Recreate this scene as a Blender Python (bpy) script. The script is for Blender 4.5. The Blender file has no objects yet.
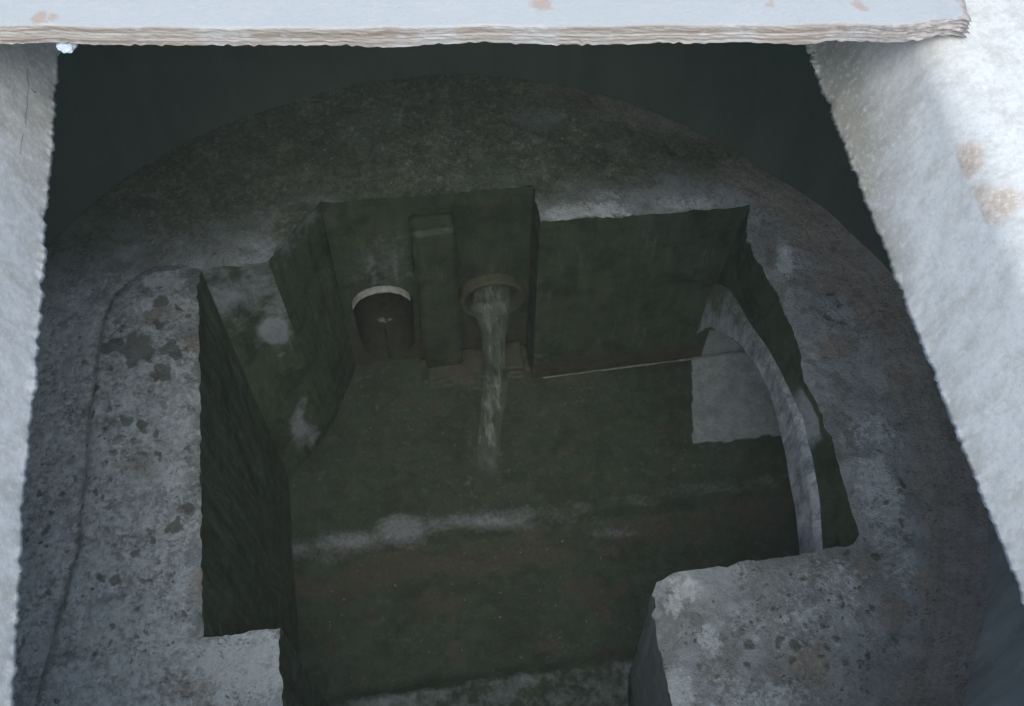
import bpy, bmesh, math, random
from mathutils import Vector, Matrix, noise
from mathutils.geometry import delaunay_2d_cdt
random.seed(7)
sc = bpy.context.scene

# ------------------------------------------------------------------ camera
CAMZ = 0.95                       # the eye above the top of the concrete beams (z = 0)
F = 1111.0                        # focal length in pixels of a 1024 px wide picture
YAW = math.radians(8.27)
d = Vector((500 - 512, 1000 - 353, F)).normalized()     # straight down, seen from the camera
Zc = -d
Yc = (Vector((0, -1, 0)) - Vector((0, -1, 0)).dot(Zc) * Zc).normalized()
Xc = Yc.cross(Zc)
# image x right / y down makes a mirrored triad: fix the sign so that X points to the right
if Xc.x < 0: Xc = -Xc
Ue = Xc * math.cos(YAW) + Yc * math.sin(YAW)
Ve = -Xc * math.sin(YAW) + Yc * math.cos(YAW)

cam_d = bpy.data.cameras.new("camera")
cam_d.lens = F / 1024 * 36.0
cam_d.sensor_width = 36.0
cam_d.clip_start = 0.02
cam_d.clip_end = 500
cam = bpy.data.objects.new("camera", cam_d)
sc.collection.objects.link(cam)
right = Vector((Ue.x, Ve.x, Zc.x)); down = Vector((Ue.y, Ve.y, Zc.y)); fwd = Vector((Ue.z, Ve.z, Zc.z))
m = Matrix((right, -down, -fwd)).transposed().to_4x4()
m.translation = Vector((0, 0, CAMZ))
cam.matrix_world = m
sc.camera = cam

# ------------------------------------------------------------------ sky, sun, exposure (bright overcast)
SUN_EL, SUN_ROT = math.radians(62), math.radians(184)
w = bpy.data.worlds.new("World"); sc.world = w; w.use_nodes = True
nt = w.node_tree
sky = nt.nodes.new('ShaderNodeTexSky'); sky.sky_type = 'NISHITA'; sky.sun_disc = False
sky.sun_elevation = SUN_EL; sky.sun_rotation = SUN_ROT
sky.air_density = 1.0; sky.dust_density = 3.0; sky.ozone_density = 0.3
bg = nt.nodes['Background']; bg.inputs['Strength'].default_value = 0.15
nt.links.new(sky.outputs[0], bg.inputs['Color'])
sun_d = bpy.data.lights.new("sun", 'SUN'); sun_d.energy = .8; sun_d.angle = math.radians(60)
sun_d.color = (1.0, 0.965, 0.91)
sun = bpy.data.objects.new("sun", sun_d); sc.collection.objects.link(sun)
sdir = Vector((math.sin(SUN_ROT) * math.cos(SUN_EL), math.cos(SUN_ROT) * math.cos(SUN_EL), math.sin(SUN_EL)))
sun.rotation_euler = sdir.to_track_quat('Z', 'Y').to_euler()
sun.location = sdir * 20
vs = sc.view_settings
vs.view_transform = 'Standard'; vs.look = 'None'; vs.gamma = 1.0; vs.use_curve_mapping = False
vs.exposure = 1.1
sc.cycles.max_bounces = 10; sc.cycles.diffuse_bounces = 8

# ------------------------------------------------------------------ helpers
def ray(px, py):
    r = Vector((px - 512, py - 353, F))
    return Vector((r.dot(Ue), r.dot(Ve), r.dot(Zc)))
def at_z(px, py, z):              # where the photo point lies on the level z
    r = ray(px, py); return r * ((CAMZ - z) / -r.z) + Vector((0, 0, CAMZ))
def on_v(px, py, v):
    r = ray(px, py); return r * (v / r.y) + Vector((0, 0, CAMZ))
def on_u(px, py, u):
    r = ray(px, py); return r * (u / r.x) + Vector((0, 0, CAMZ))

ZB = 0.95 - 2.40      # bench level
ZF = 0.95 - 3.256     # channel floor
BB = -0.17            # underside of the beams
CX, CY, R = 0.033, 1.113, 1.229

def n1(p, s, seed=0.0):
    return noise.noise(Vector((p[0] * s + seed, p[1] * s - seed * 1.7, p[2] * s + seed * .6)))
def fbm(p, s, o=4, seed=0.0):
    return noise.fractal(Vector((p[0] * s + seed, p[1] * s - seed, p[2] * s + 2 * seed)), 0.9, 2.1, o)
def sstep(a, b, x):
    t = max(0.0, min(1.0, (x - a) / (b - a))) if a != b else float(x > a)
    return t * t * (3 - 2 * t)
def lerp(a, b, t): return a + (b - a) * t

def link(name, me, mat=None, parent=None, loc=None):
    o = bpy.data.objects.new(name, me); sc.collection.objects.link(o)
    if mat and me: me.materials.append(mat)
    if parent: o.parent = parent
    if loc: o.location = loc
    return o
def tag(o, label=None, cat=None, group=None, kind=None):
    for k, v in (('label', label), ('category', cat), ('group', group), ('kind', kind)):
        if v: o[k] = v
    return o
def thing(name, label, cat, loc=(0, 0, 0), group=None):
    o = bpy.data.objects.new(name, None); sc.collection.objects.link(o); o.location = loc
    o.empty_display_size = .05
    return tag(o, label, cat, group, 'thing')

def mesh(name, verts, faces, stain=None, smooth=True):
    """stain: per-vertex (algae, mud, pale incl. painted light, spots)"""
    me = bpy.data.meshes.new(name)
    me.from_pydata([tuple(v) for v in verts], [], faces)
    if stain is not None:
        a = me.color_attributes.new("stain", 'FLOAT_COLOR', 'POINT')
        flat = []
        for s in stain: flat.extend(s)
        a.data.foreach_set('color', flat)
    if smooth:
        me.polygons.foreach_set('use_smooth', [True] * len(me.polygons))
    me.update(); me.validate()
    return me

def grid(rows):
    nr, nc = len(rows), len(rows[0])
    verts = [p for r in rows for p in r]
    faces = [(i * nc + j, i * nc + j + 1, (i + 1) * nc + j + 1, (i + 1) * nc + j) for i in range(nr - 1) for j in range(nc - 1)]
    return verts, faces

def dense(pts, step):
    out = []
    for a, b in zip(pts[:-1], pts[1:]):
        a, b = Vector(a), Vector(b); n = max(1, int((b - a).length / step))
        out += [a.lerp(b, i / n) for i in range(n)]
    out.append(Vector(pts[-1])); return out
def resample(pts, n):
    pts = [Vector(p) for p in pts]
    L = [0.0]
    for a, b in zip(pts[:-1], pts[1:]): L.append(L[-1] + (b - a).length)
    out = []; k = 0
    for i in range(n):
        t = L[-1] * i / (n - 1)
        while k < len(L) - 2 and L[k + 1] < t: k += 1
        f = (t - L[k]) / max(1e-9, L[k + 1] - L[k]); out.append(pts[k].lerp(pts[k + 1], min(1, f)))
    return out

def inside(p, poly):
    x, y = p[0], p[1]; c = False; j = len(poly) - 1
    for i in range(len(poly)):
        xi, yi = poly[i][0], poly[i][1]; xj, yj = poly[j][0], poly[j][1]
        if (yi > y) != (yj > y) and x < (xj - xi) * (y - yi) / (yj - yi) + xi: c = not c
        j = i
    return c

def sheet(outer, holes, step):
    """triangulated flat region: outline, holes and a jittered inner grid -> (2d points, tris)"""
    pts = []; edges = []
    for loop in [outer] + holes:
        s = len(pts); n = len(loop)
        pts += [Vector((p[0], p[1])) for p in loop]
        edges += [(s + i, s + (i + 1) % n) for i in range(n)]
    cell = {}
    for p in pts: cell.setdefault((int(p.x // step), int(p.y // step)), []).append(p)
    xs = [p[0] for p in outer]; ys = [p[1] for p in outer]
    y = min(ys)
    while y < max(ys):
        x = min(xs)
        while x < max(xs):
            q = Vector((x + random.uniform(-.3, .3) * step, y + random.uniform(-.3, .3) * step))
            cx, cy = int(q.x // step), int(q.y // step)
            near = any((q - r).length < step * .6 for i in (-1, 0, 1) for j in (-1, 0, 1) for r in cell.get((cx + i, cy + j), ()))
            if not near and inside(q, outer) and not any(inside(q, h) for h in holes): pts.append(q)
            x += step
        y += step
    vo, eo, fo, _, _, _ = delaunay_2d_cdt(pts, edges, [], 0, 1e-6)
    tris = []
    for f in fo:
        c = (vo[f[0]] + vo[f[1]] + vo[f[2]]) / 3
        if inside(c, outer) and not any(inside(c, h) for h in holes): tris.append(tuple(f))
    return vo, tris

# ------------------------------------------------------------------ materials
def nodes(mat):
    mat.use_nodes = True; t = mat.node_tree; return t, t.nodes, t.links
class NB:
    def __init__(s, name):
        s.m = bpy.data.materials.new(name); s.t, s.n, s.l = nodes(s.m)
        s.b = s.n['Principled BSDF']; s.tc = s.n.new('ShaderNodeTexCoord')
        s.P = s.tc.outputs['Object']
    def val(s, sock, v):
        if hasattr(v, 'is_linked') or hasattr(v, 'links'): s.l.new(v, sock)
        else: sock.default_value = v
    def mapv(s, scale, loc=(0, 0, 0)):
        q = s.n.new('ShaderNodeMapping'); q.inputs['Scale'].default_value = scale; q.inputs['Location'].default_value = loc
        s.l.new(s.P, q.inputs[0]); return q.outputs[0]
    def noise(s, scale, detail=6, rough=.6, vec=None, dist=0.0):
        q = s.n.new('ShaderNodeTexNoise'); q.inputs['Scale'].default_value = scale; q.inputs['Detail'].default_value = detail
        q.inputs['Roughness'].default_value = rough; q.inputs['Distortion'].default_value = dist
        s.l.new(vec or s.P, q.inputs['Vector']); return q.outputs['Fac']
    def vor(s, scale, vec=None, rnd=1.0):
        q = s.n.new('ShaderNodeTexVoronoi'); q.inputs['Scale'].default_value = scale; q.inputs['Randomness'].default_value = rnd
        s.l.new(vec or s.P, q.inputs['Vector']); return q.outputs['Distance']
    def ramp(s, x, stops):
        q = s.n.new('ShaderNodeValToRGB'); e = q.color_ramp.elements
        while len(e) < len(stops): e.new(.5)
        for i, (p, c) in enumerate(stops):
            e[i].position = p; e[i].color = (c, c, c, 1) if isinstance(c, (int, float)) else (*c, 1)
        s.l.new(x, q.inputs[0]); return q.outputs[0]
    def math(s, op, a, b=0.0, c=None, clamp=False):
        q = s.n.new('ShaderNodeMath'); q.operation = op; q.use_clamp = clamp
        s.val(q.inputs[0], a); s.val(q.inputs[1], b)
        if c is not None: s.val(q.inputs[2], c)
        return q.outputs[0]
    def mix(s, f, a, b, mode='MIX'):
        q = s.n.new('ShaderNodeMix'); q.data_type = 'RGBA'; q.blend_type = mode
        s.val(q.inputs[0], f)
        for i, v in ((6, a), (7, b)):
            if isinstance(v, tuple): q.inputs[i].default_value = (*v, 1)
            else: s.l.new(v, q.inputs[i])
        return q.outputs[2]
    def attr(s):
        q = s.n.new('ShaderNodeAttribute'); q.attribute_name = 'stain'
        z = s.n.new('ShaderNodeSeparateColor'); s.l.new(q.outputs['Color'], z.inputs[0])
        return z.outputs[0], z.outputs[1], z.outputs[2], q.outputs['Alpha']
    def bump(s, h, strength=.5, dist=.01, prev=None):
        q = s.n.new('ShaderNodeBump'); q.inputs['Strength'].default_value = strength; q.inputs['Distance'].default_value = dist
        s.l.new(h, q.inputs['Height'])
        if prev: s.l.new(prev, q.inputs['Normal'])
        return q.outputs[0]
    def done(s, col, rough, nrm=None, spec=.5):
        s.val(s.b.inputs['Base Color'], col) if not isinstance(col, tuple) else s.b.inputs['Base Color'].__setattr__('default_value', (*col, 1))
        s.val(s.b.inputs['Roughness'], rough); s.b.inputs['Specular IOR Level'].default_value = spec
        if nrm: s.l.new(nrm, s.b.inputs['Normal'])
        return s.m

def soft(b, mask, nz, w=.25):
    """break a painted 0..1 stain mask up with noise: smooth threshold of mask + (noise-.5)"""
    x = b.math('ADD', mask, b.math('MULTIPLY', b.math('SUBTRACT', nz, .5), 2.2))
    return b.math('MULTIPLY', b.math('SUBTRACT', x, .5 - w), 1 / (2 * w), clamp=True)

def bench_material():
    b = NB("weathered_bench_concrete")
    al, mu, pa, sp = b.attr()
    big = b.noise(3.2, 8, .62); mid = b.noise(14, 8, .68, dist=.4); fine = b.noise(70, 6, .72); grain = b.noise(260, 3, .7)
    col = b.ramp(mid, [(.28, (.17, .20, .205)), (.5, (.36, .435, .475)), (.72, (.53, .64, .69))])
    col = b.mix(b.ramp(big, [(.4, 0), (.62, .4)]), col, (.32, .335, .33))
    mot = b.noise(7, 9, .74, dist=.6)
    col = b.mix(b.ramp(mot, [(.47, 0), (.54, .55), (.68, .85)]), col, b.ramp(fine, [(.3, (.13, .145, .14)), (.7, (.27, .285, .27))]))
    # pale limescale crust, and the brightness painted into the left bench
    crust = soft(b, pa, b.math('MULTIPLY_ADD', fine, .5, b.math('MULTIPLY_ADD', mid, .3, b.math('MULTIPLY', mot, .2))), .12)
    col = b.mix(b.math('MULTIPLY', crust, .85), col, b.ramp(fine, [(.3, (.48, .58, .62)), (.65, (.66, .77, .81))]))
    # mud / sediment
    mud = soft(b, mu, mid, .2)
    q = b.n.new('ShaderNodeVectorMath'); q.operation = 'MULTIPLY_ADD'; b.l.new(b.P, q.inputs[0]); q.inputs[1].default_value = (1, 1, 0); q.inputs[2].default_value = (-.033, -1.113, 0)
    ln = b.n.new('ShaderNodeVectorMath'); ln.operation = 'LENGTH'; b.l.new(q.outputs[0], ln.inputs[0])
    cb = b.n.new('ShaderNodeCombineXYZ'); b.l.new(b.math('MULTIPLY', ln.outputs['Value'], 75), cb.inputs[0]); b.l.new(b.math('MULTIPLY', big, 6), cb.inputs[1])
    trow = b.noise(1.0, 4, .6, cb.outputs[0])
    mcol = b.mix(.35, b.ramp(b.math('MULTIPLY_ADD', fine, .5, b.math('MULTIPLY', mid, .5)), [(.33, (.15, .145, .125)), (.48, (.29, .275, .25)), (.66, (.46, .455, .43))]), b.ramp(trow, [(.35, (.19, .175, .155)), (.65, (.40, .38, .35))]))
    col = b.mix(b.math('MULTIPLY', mud, .85), col, mcol)
    # fine speckle: grit pits
    pit = b.math('MULTIPLY', b.ramp(b.noise(150, 5, .7), [(.36, 1), (.43, 0)]), b.ramp(b.noise(19, 5, .6), [(.46, 0), (.62, 1)]))
    col = b.mix(b.math('MULTIPLY', pit, .5), col, (.07, .075, .07))
    # algae
    ag = soft(b, al, b.math('MULTIPLY_ADD', big, .5, b.math('MULTIPLY', mid, .5)), .32)
    acol = b.ramp(b.math('MULTIPLY_ADD', fine, .5, b.math('MULTIPLY', mid, .5)), [(.34, (.032, .050, .026)), (.5, (.070, .095, .055)), (.74, (.24, .28, .20))])
    col = b.mix(b.math('MULTIPLY', ag, .88), col, acol)
    flk = b.math('MULTIPLY', b.ramp(b.noise(48, 7, .75), [(.54, 0), (.62, 1)]), b.ramp(b.noise(6, 4, .6), [(.42, .1), (.6, .8)]))
    col = b.mix(b.math('MULTIPLY', flk, .5), col, (.36, .41, .38))
    drk = b.math('MULTIPLY', b.ramp(b.noise(30, 6, .7), [(.35, 1), (.42, 0)]), .3)
    col = b.mix(drk, col, (.06, .07, .055))
    # round dark lichen colonies
    wob = b.noise(40, 5, .65)
    ns = b.n.new('ShaderNodeTexNoise'); ns.inputs['Scale'].default_value = 24; ns.inputs['Detail'].default_value = 5; b.l.new(b.P, ns.inputs['Vector'])
    dm = b.n.new('ShaderNodeVectorMath'); dm.operation = 'MULTIPLY_ADD'; b.l.new(ns.outputs['Color'], dm.inputs[0]); dm.inputs[1].default_value = (.055, .055, 0); b.l.new(b.mapv((1, 1, .3)), dm.inputs[2]); dv = dm.outputs[0]
    v = b.math('ADD', b.vor(26, dv), b.math('MULTIPLY', b.math('SUBTRACT', wob, .5), .55))
    lim = b.math('MULTIPLY', b.math('MULTIPLY', sp, .85), b.ramp(b.noise(9, 3, .5), [(.36, .35), (.58, 1)]))
    lich = b.math('MULTIPLY', b.math('SUBTRACT', lim, v), 8, clamp=True)
    v2 = b.math('ADD', b.vor(9, dv), b.math('MULTIPLY', b.math('SUBTRACT', wob, .5), .5))
    lich2 = b.math('MULTIPLY', b.math('SUBTRACT', b.math('MULTIPLY', sp, .46), v2), 6, clamp=True)
    lich = b.math('MULTIPLY', b.math('MAXIMUM', lich, lich2), b.ramp(fine, [(.32, .5), (.5, 1)]))
    col = b.mix(b.math('MULTIPLY', lich, .75), col, b.ramp(fine, [(.3, (.035, .042, .03)), (.7, (.11, .115, .078))]))
    h = b.math('ADD', b.math('MULTIPLY', fine, .5), b.math('ADD', b.math('MULTIPLY', mid, .8), b.math('MULTIPLY', grain, .25)))
    h = b.math('SUBTRACT', h, b.math('MULTIPLY', pit, .35))
    return b.done(col, .85, b.bump(h, 1.0, .014), .25)

def channel_material(streak=True, name="algae_covered_concrete", dk=1.0):
    b = NB(name)
    al, mu, pa, sp = b.attr()
    vec = b.mapv((1, 1, .14)) if streak else b.P
    st = b.noise(26, 7, .65, vec, .3); big = b.noise(4, 6, .6); mid = b.noise(17, 7, .66); fine = b.noise(85, 5, .7)
    stm = b.math('MULTIPLY_ADD', st, .6, b.math('MULTIPLY', mid, .4))
    base = b.ramp(stm, [(.3, (.18, .22, .235)), (.55, (.31, .37, .40)), (.75, (.45, .52, .56))])
    base = b.mix(b.ramp(fine, [(.35, .4), (.48, 0)]), base, (.10, .12, .12))
    crust = soft(b, pa, b.math('MULTIPLY_ADD', fine, .25, b.math('MULTIPLY_ADD', mid, .35, b.math('MULTIPLY', big, .4))), .24 if streak else .28)
    acol = b.ramp(stm, [(.28, (.020, .040, .016)), (.5, (.040, .070, .032)), (.75, (.095, .135, .075))])
    acol = b.mix(b.ramp(big, [(.42, 0), (.62, .6)]), acol, (.040, .055, .032))
    if dk < 1: acol = b.mix(1.0, acol, (dk * .92, dk * 1.08, dk), 'MULTIPLY')
    ag = soft(b, al, b.math('MULTIPLY_ADD', big, .4, b.math('MULTIPLY', mid, .6)), .22)
    col = b.mix(b.math('MULTIPLY', ag, .95), base, acol)
    blt = b.ramp(b.noise(8, 8, .72, dist=.5), [(.40, .75), (.52, 0)])
    col = b.mix(b.math('MULTIPLY', blt, b.math('MULTIPLY_ADD', ag, .8, .2)), col, (.018, .028, .015))
    flk = b.math('MULTIPLY', b.ramp(b.noise(42, 7, .75, vec), [(.55, 0), (.66, .6)]), b.ramp(big, [(.45, .15), (.6, 1)]))
    col = b.mix(flk, col, (.15, .19, .15))
    mud = soft(b, mu, mid, .25)
    col = b.mix(b.math('MULTIPLY', mud, .85), col, b.ramp(fine, [(.3, (.045, .042, .032)), (.7, (.085, .08, .06))]))
    col = b.mix(b.math('MULTIPLY', crust, .7), col, b.ramp(fine, [(.3, (.15, .175, .20)), (.7, (.30, .335, .39))]))
    h = b.math('ADD', b.math('MULTIPLY', fine, .5), b.math('ADD', b.math('MULTIPLY', mid, .7), st))
    return b.done(col, b.ramp(mid, [(.35, .42), (.6, .8)]), b.bump(h, .6, .010), .3)

def shaft_material():
    b = NB("shaft_concrete_painted_light")
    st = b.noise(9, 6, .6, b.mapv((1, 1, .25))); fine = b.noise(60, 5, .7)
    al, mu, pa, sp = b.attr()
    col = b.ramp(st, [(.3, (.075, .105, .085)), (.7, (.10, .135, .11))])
    col = b.mix(b.math('MULTIPLY', pa, b.ramp(st, [(.3, .55), (.65, 1)])), col, b.ramp(st, [(.3, (.36, .42, .42)), (.7, (.52, .60, .60))]))  # pale mix puts the light on the near wall into the colour
    return b.done(col, .9, b.bump(b.math('ADD', fine, st), .35, .008), .2)

def beam_material(name, dirt_low=.6):
    b = NB(name)
    al, mu, pa, sp = b.attr()
    st = b.noise(11, 7, .62, b.mapv((1, 1, .3)), .1); mid = b.noise(22, 6, .65, b.mapv((1, 1, .6))); fine = b.noise(130, 5, .75)
    stain = b.noise(38, 6, .6, b.mapv((1, 1, .12)))
    col = b.ramp(st, [(.28, (.43, .46, .445)), (.55, (.47, .505, .495)), (.75, (.49, .535, .53))])
    col = b.mix(b.ramp(stain, [(.45, 0), (.7, .35)]), col, (.34, .345, .31))
    col = b.mix(b.ramp(fine, [(.36, .5), (.5, 0)]), col, (.36, .37, .34))
    olive = soft(b, al, b.math('MULTIPLY_ADD', stain, .6, b.math('MULTIPLY', mid, .4)), .5)
    col = b.mix(b.math('MULTIPLY', olive, .75), col, b.ramp(mid, [(.35, (.17, .165, .12)), (.65, (.26, .26, .20))]))
    rust = soft(b, mu, b.math('MULTIPLY_ADD', mid, .5, b.math('MULTIPLY', fine, .5)), .2)
    col = b.mix(b.math('MULTIPLY', rust, .5), col, b.ramp(fine, [(.35, (.26, .16, .10)), (.6, (.44, .35, .25))]))
    crust = soft(b, pa, fine, .2)
    col = b.mix(b.math('MULTIPLY', crust, .7), col, (.56, .57, .57))
    pit = b.ramp(b.vor(75), [(.05, 1), (.11, 0)])
    pm = b.math('MULTIPLY', pit, b.ramp(mid, [(.52, 0), (.6, .6)]))
    col = b.mix(pm, col, (.30, .28, .24))
    h = b.math('SUBTRACT', b.math('ADD', b.math('MULTIPLY', fine, .35), b.math('MULTIPLY', mid, .5)), b.math('MULTIPLY', pm, .5))
    grit = b.ramp(b.noise(420, 2, .5), [(.30, 1), (.40, 0)])
    chip = b.ramp(b.vor(120), [(.06, 1), (.10, 0)])
    chip = b.math('MULTIPLY', chip, b.ramp(mid, [(.45, 0), (.55, 1)]))
    col = b.mix(b.math('MULTIPLY', grit, .3), col, (.27, .27, .25))
    col = b.mix(b.math('MULTIPLY', chip, .6), col, (.72, .75, .74))
    h = b.math('SUBTRACT', b.math('ADD', b.math('MULTIPLY', fine, .5), b.math('MULTIPLY', st, .35)), b.math('ADD', b.math('MULTIPLY', pm, .8), b.math('MULTIPLY', grit, .5)))
    return b.done(col, .85, b.bump(h, .14, .003), .3)

def plank_material():
    b = NB("layered_pale_slab")
    al, mu, pa, sp = b.attr()
    lay = b.noise(1.6, 3, .5, b.mapv((1.5, 1.5, 48)), .1)
    fine = b.noise(130, 5, .7); mid = b.noise(15, 6, .65)
    top = b.ramp(mid, [(.3, (.315, .35, .352)), (.7, (.325, .36, .362))])
    spk = soft(b, mu, b.noise(110, 6, .75), .22)
    top = b.mix(b.math('MULTIPLY', spk, .8), top, (.30, .24, .20))
    edge = b.ramp(lay, [(.38, (.25, .215, .18)), (.47, (.31, .275, .24)), (.53, (.39, .375, .335)), (.60, (.28, .245, .21))])
    edge = b.mix(b.ramp(mid, [(.50, 0), (.60, .85)]), edge, (.39, .395, .38))
    edge = b.mix(b.math('MULTIPLY', al, .8), edge, b.ramp(fine, [(.35, (.2, .19, .18)), (.65, (.38, .365, .35))]))
    col = b.mix(pa, edge, top)
    return b.done(col, .85, b.bump(b.math('ADD', fine, b.math('MULTIPLY', lay, .5)), .4, .004), .3)

def simple(name, c, rough=.8, nscale=40, amp=.35, metallic=0, bump=.4, spec=.4):
    b = NB(name)
    nz = b.noise(nscale, 6, .65)
    lo = tuple(x * (1 - amp) for x in c); hi = tuple(min(1, x * (1 + amp)) for x in c)
    col = b.ramp(nz, [(.3, lo), (.7, hi)])
    m_ = b.done(col, rough, b.bump(nz, bump, .004), spec); b.b.inputs['Metallic'].default_value = metallic
    return m_

M_bench = bench_material(); M_chan = channel_material(); M_floor = channel_material(False, "algae_covered_floor", .62)
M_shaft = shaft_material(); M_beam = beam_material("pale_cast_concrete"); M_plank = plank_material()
M_rim = simple("limescaled_pipe_rim", (.30, .33, .32), .8, 60, .35)
M_pipe = simple("slimy_pipe_wall", (.04, .045, .03), .5, 40, .5)
def ring_material():
    b = NB("bluish_cut_concrete"); al, mu, pa, sp = b.attr()
    st = b.noise(20, 7, .7, b.mapv((1, 1.2, .45)), .3); fine = b.noise(90, 5, .7)
    col = b.ramp(st, [(.36, (.16, .21, .27)), (.47, (.38, .46, .53)), (.62, (.66, .74, .80))])
    col = b.mix(soft(b, al, fine, .4), col, b.ramp(fine, [(.3, (.06, .085, .05)), (.7, (.14, .17, .12))]))
    return b.done(col, .8, b.bump(b.math('ADD', st, fine), .25, .004), .3)
M_ring = ring_material()
M_ground = simple("pale_gravel_ground", (.30, .29, .27), .9, 9, .3)
M_lump = simple("pale_mortar", (.36, .43, .50), .8, 70, .2)
M_pebble = simple("grey_grit", (.17, .18, .16), .85, 50, .5)
def water_material():
    b = NB("running_water"); b.b.inputs['IOR'].default_value = 1.33
    vec = b.mapv((1, .3, .2)); nz = b.noise(60, 5, .65, vec, .5)
    foam = b.ramp(nz, [(.36, (.07, .095, .075)), (.52, (.13, .165, .145)), (.70, (.27, .32, .30))])
    al, mu, pa, sp = b.attr()
    b.l.new(b.math('MULTIPLY', b.ramp(b.noise(34, 5, .7, b.mapv((1, .25, .18)), .3), [(.34, .4), (.58, 1)]), al), b.b.inputs['Alpha'])
    return b.done(foam, .25, b.bump(nz, .8, .01), .5)
M_water = water_material()

# ------------------------------------------------------------------ ground around the chamber and the shaft
ring_n = 96
vts, fcs = [], []
for k, rr in enumerate((1.6, 3, 8, 30)):
    for i in range(ring_n):
        a = 2 * math.pi * i / ring_n; vts.append((CX + rr * math.cos(a), CY + rr * math.sin(a), -.05))
    if k:
        for i in range(ring_n):
            j = (i + 1) % ring_n; o = (k - 1) * ring_n; fcs.append((o + i, o + j, o + ring_n + j, o + ring_n + i))
tag(link("ground", mesh("ground", vts, fcs), M_ground), kind='structure')

rows = []
for k in range(36):
    z = lerp(ZB - .03, BB + .0, k / 35); row = []
    for i in range(361):
        a = 2 * math.pi * (i % 360) / 360; p = Vector((CX + R * math.cos(a), CY + R * math.sin(a), z))
        dr = .008 * fbm(p, 3, 4) + .002 * math.sin(z * 60)
        row.append(Vector((CX + (R + dr) * math.cos(a), CY + (R + dr) * math.sin(a), z)))
    rows.append(row)
tag(link("shaft_wall", mesh("shaft_wall", *grid(rows), [(0, 0, sstep(1.6, .5, p.y), 0) for r_ in rows for p in r_]), M_shaft), kind='structure')  # near side painted paler in place of light, far side left dark

# ------------------------------------------------------------------ benching: a disc with a deep channel sunk in it
corner = dict(a=(-.535, 1.745), b=(-.36, 1.745), c=(-.213, 1.925), d=(.366, 1.89), e=(.366, 1.77), f=(.94, 1.746),
              g=(.900, 1.634), h=(.912, 1.56), i=(.934, 1.468), j=(.948, 1.313), k=(.935, 1.185), l=(.949, 1.096),
              m=(.948, .79), n=(.917, .767), o=(.495, .759), o2=(.463, .748), p=(.446, .72), q=(.44, .663), r=(.438, .59),
              s=(.43, .03), t=(-.369, .03), w=(-.369, .76), x=(-.535, .763))
order = list('abcdefghijklmn') + ['o', 'o2', 'p', 'q', 'r', 's', 't', 'w', 'x']
loop, idx = [], {}
STEP = .01
for A, B in zip(order, order[1:] + order[:1]):
    idx[A] = len(loop)
    a, b_ = Vector(corner[A]), Vector(corner[B]); n = max(1, round((b_ - a).length / STEP))
    for i in range(n):
        p = a.lerp(b_, i / n); nrm = Vector((-(b_ - a).y, (b_ - a).x)).normalized()
        if i: p = p + nrm * (.0055 * n1((p.x, p.y, 0), 20) + .0045 * n1((p.x, p.y, 3), 60) + .006 * sstep(.3, .6, n1((p.x, p.y, 8), 12)))
        loop.append(p)
def top_run(A, B):
    i, j = idx[A], idx[B]
    if j <= i: j += len(loop)
    return [loop[k % len(loop)] for k in range(i, j + 1)]

plateau = [at_z(x, y, ZB + .02) for x, y in ((202, 266), (176, 261), (150, 262), (130, 274), (112, 292), (103, 315), (98, 345), (93, 385), (86, 440), (80, 500), (74, 555), (60, 600), (20, 760))]
plateau = [(p.x, p.y) for p in plateau]
def seg_dist(p, a, b):
    ax, ay = a; bx, by = b; dx, dy = bx - ax, by - ay
    t = max(0, min(1, ((p[0] - ax) * dx + (p[1] - ay) * dy) / (dx * dx + dy * dy + 1e-12)))
    return math.hypot(p[0] - ax - t * dx, p[1] - ay - t * dy)
plat_poly = plateau + [(-.30, -.2), (-.30, .76), (-.45, 1.0)]
def plat(p):
    dd = min(seg_dist(p, plateau[i], plateau[i + 1]) for i in range(len(plateau) - 1))
    return dd if inside(p, plat_poly) else -dd
def bench_h(u, v):
    r = math.hypot(u - CX, v - CY)
    p = (u, v, 0)
    h = .012 * fbm(p, 2.2, 3) + .005 * fbm(p, 11, 4, 3.3) + .0022 * fbm(p, 45, 3, 9)
    e = max(0, (r - (R - .20)) / .20)
    side = sstep(-.35, .3, (u - CX)) 
    h += .075 * e * e * side * sstep(1.9, 1.4, v) * (1 + .4 * n1(p, 4))
    if u < -.2 and v < 1.95:
        w_ = plat(p); h += .022 * sstep(-.006, .010, w_) * sstep(1.9, 1.6, v) - .006 * math.exp(-(w_ / .012) ** 2)
    # chips and scabs
    c = n1(p, 16, 5); h -= .008 * sstep(.35, .6, c)
    c = n1(p, 26, 8); h += .006 * sstep(.42, .6, c)
    return ZB + h

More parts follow.
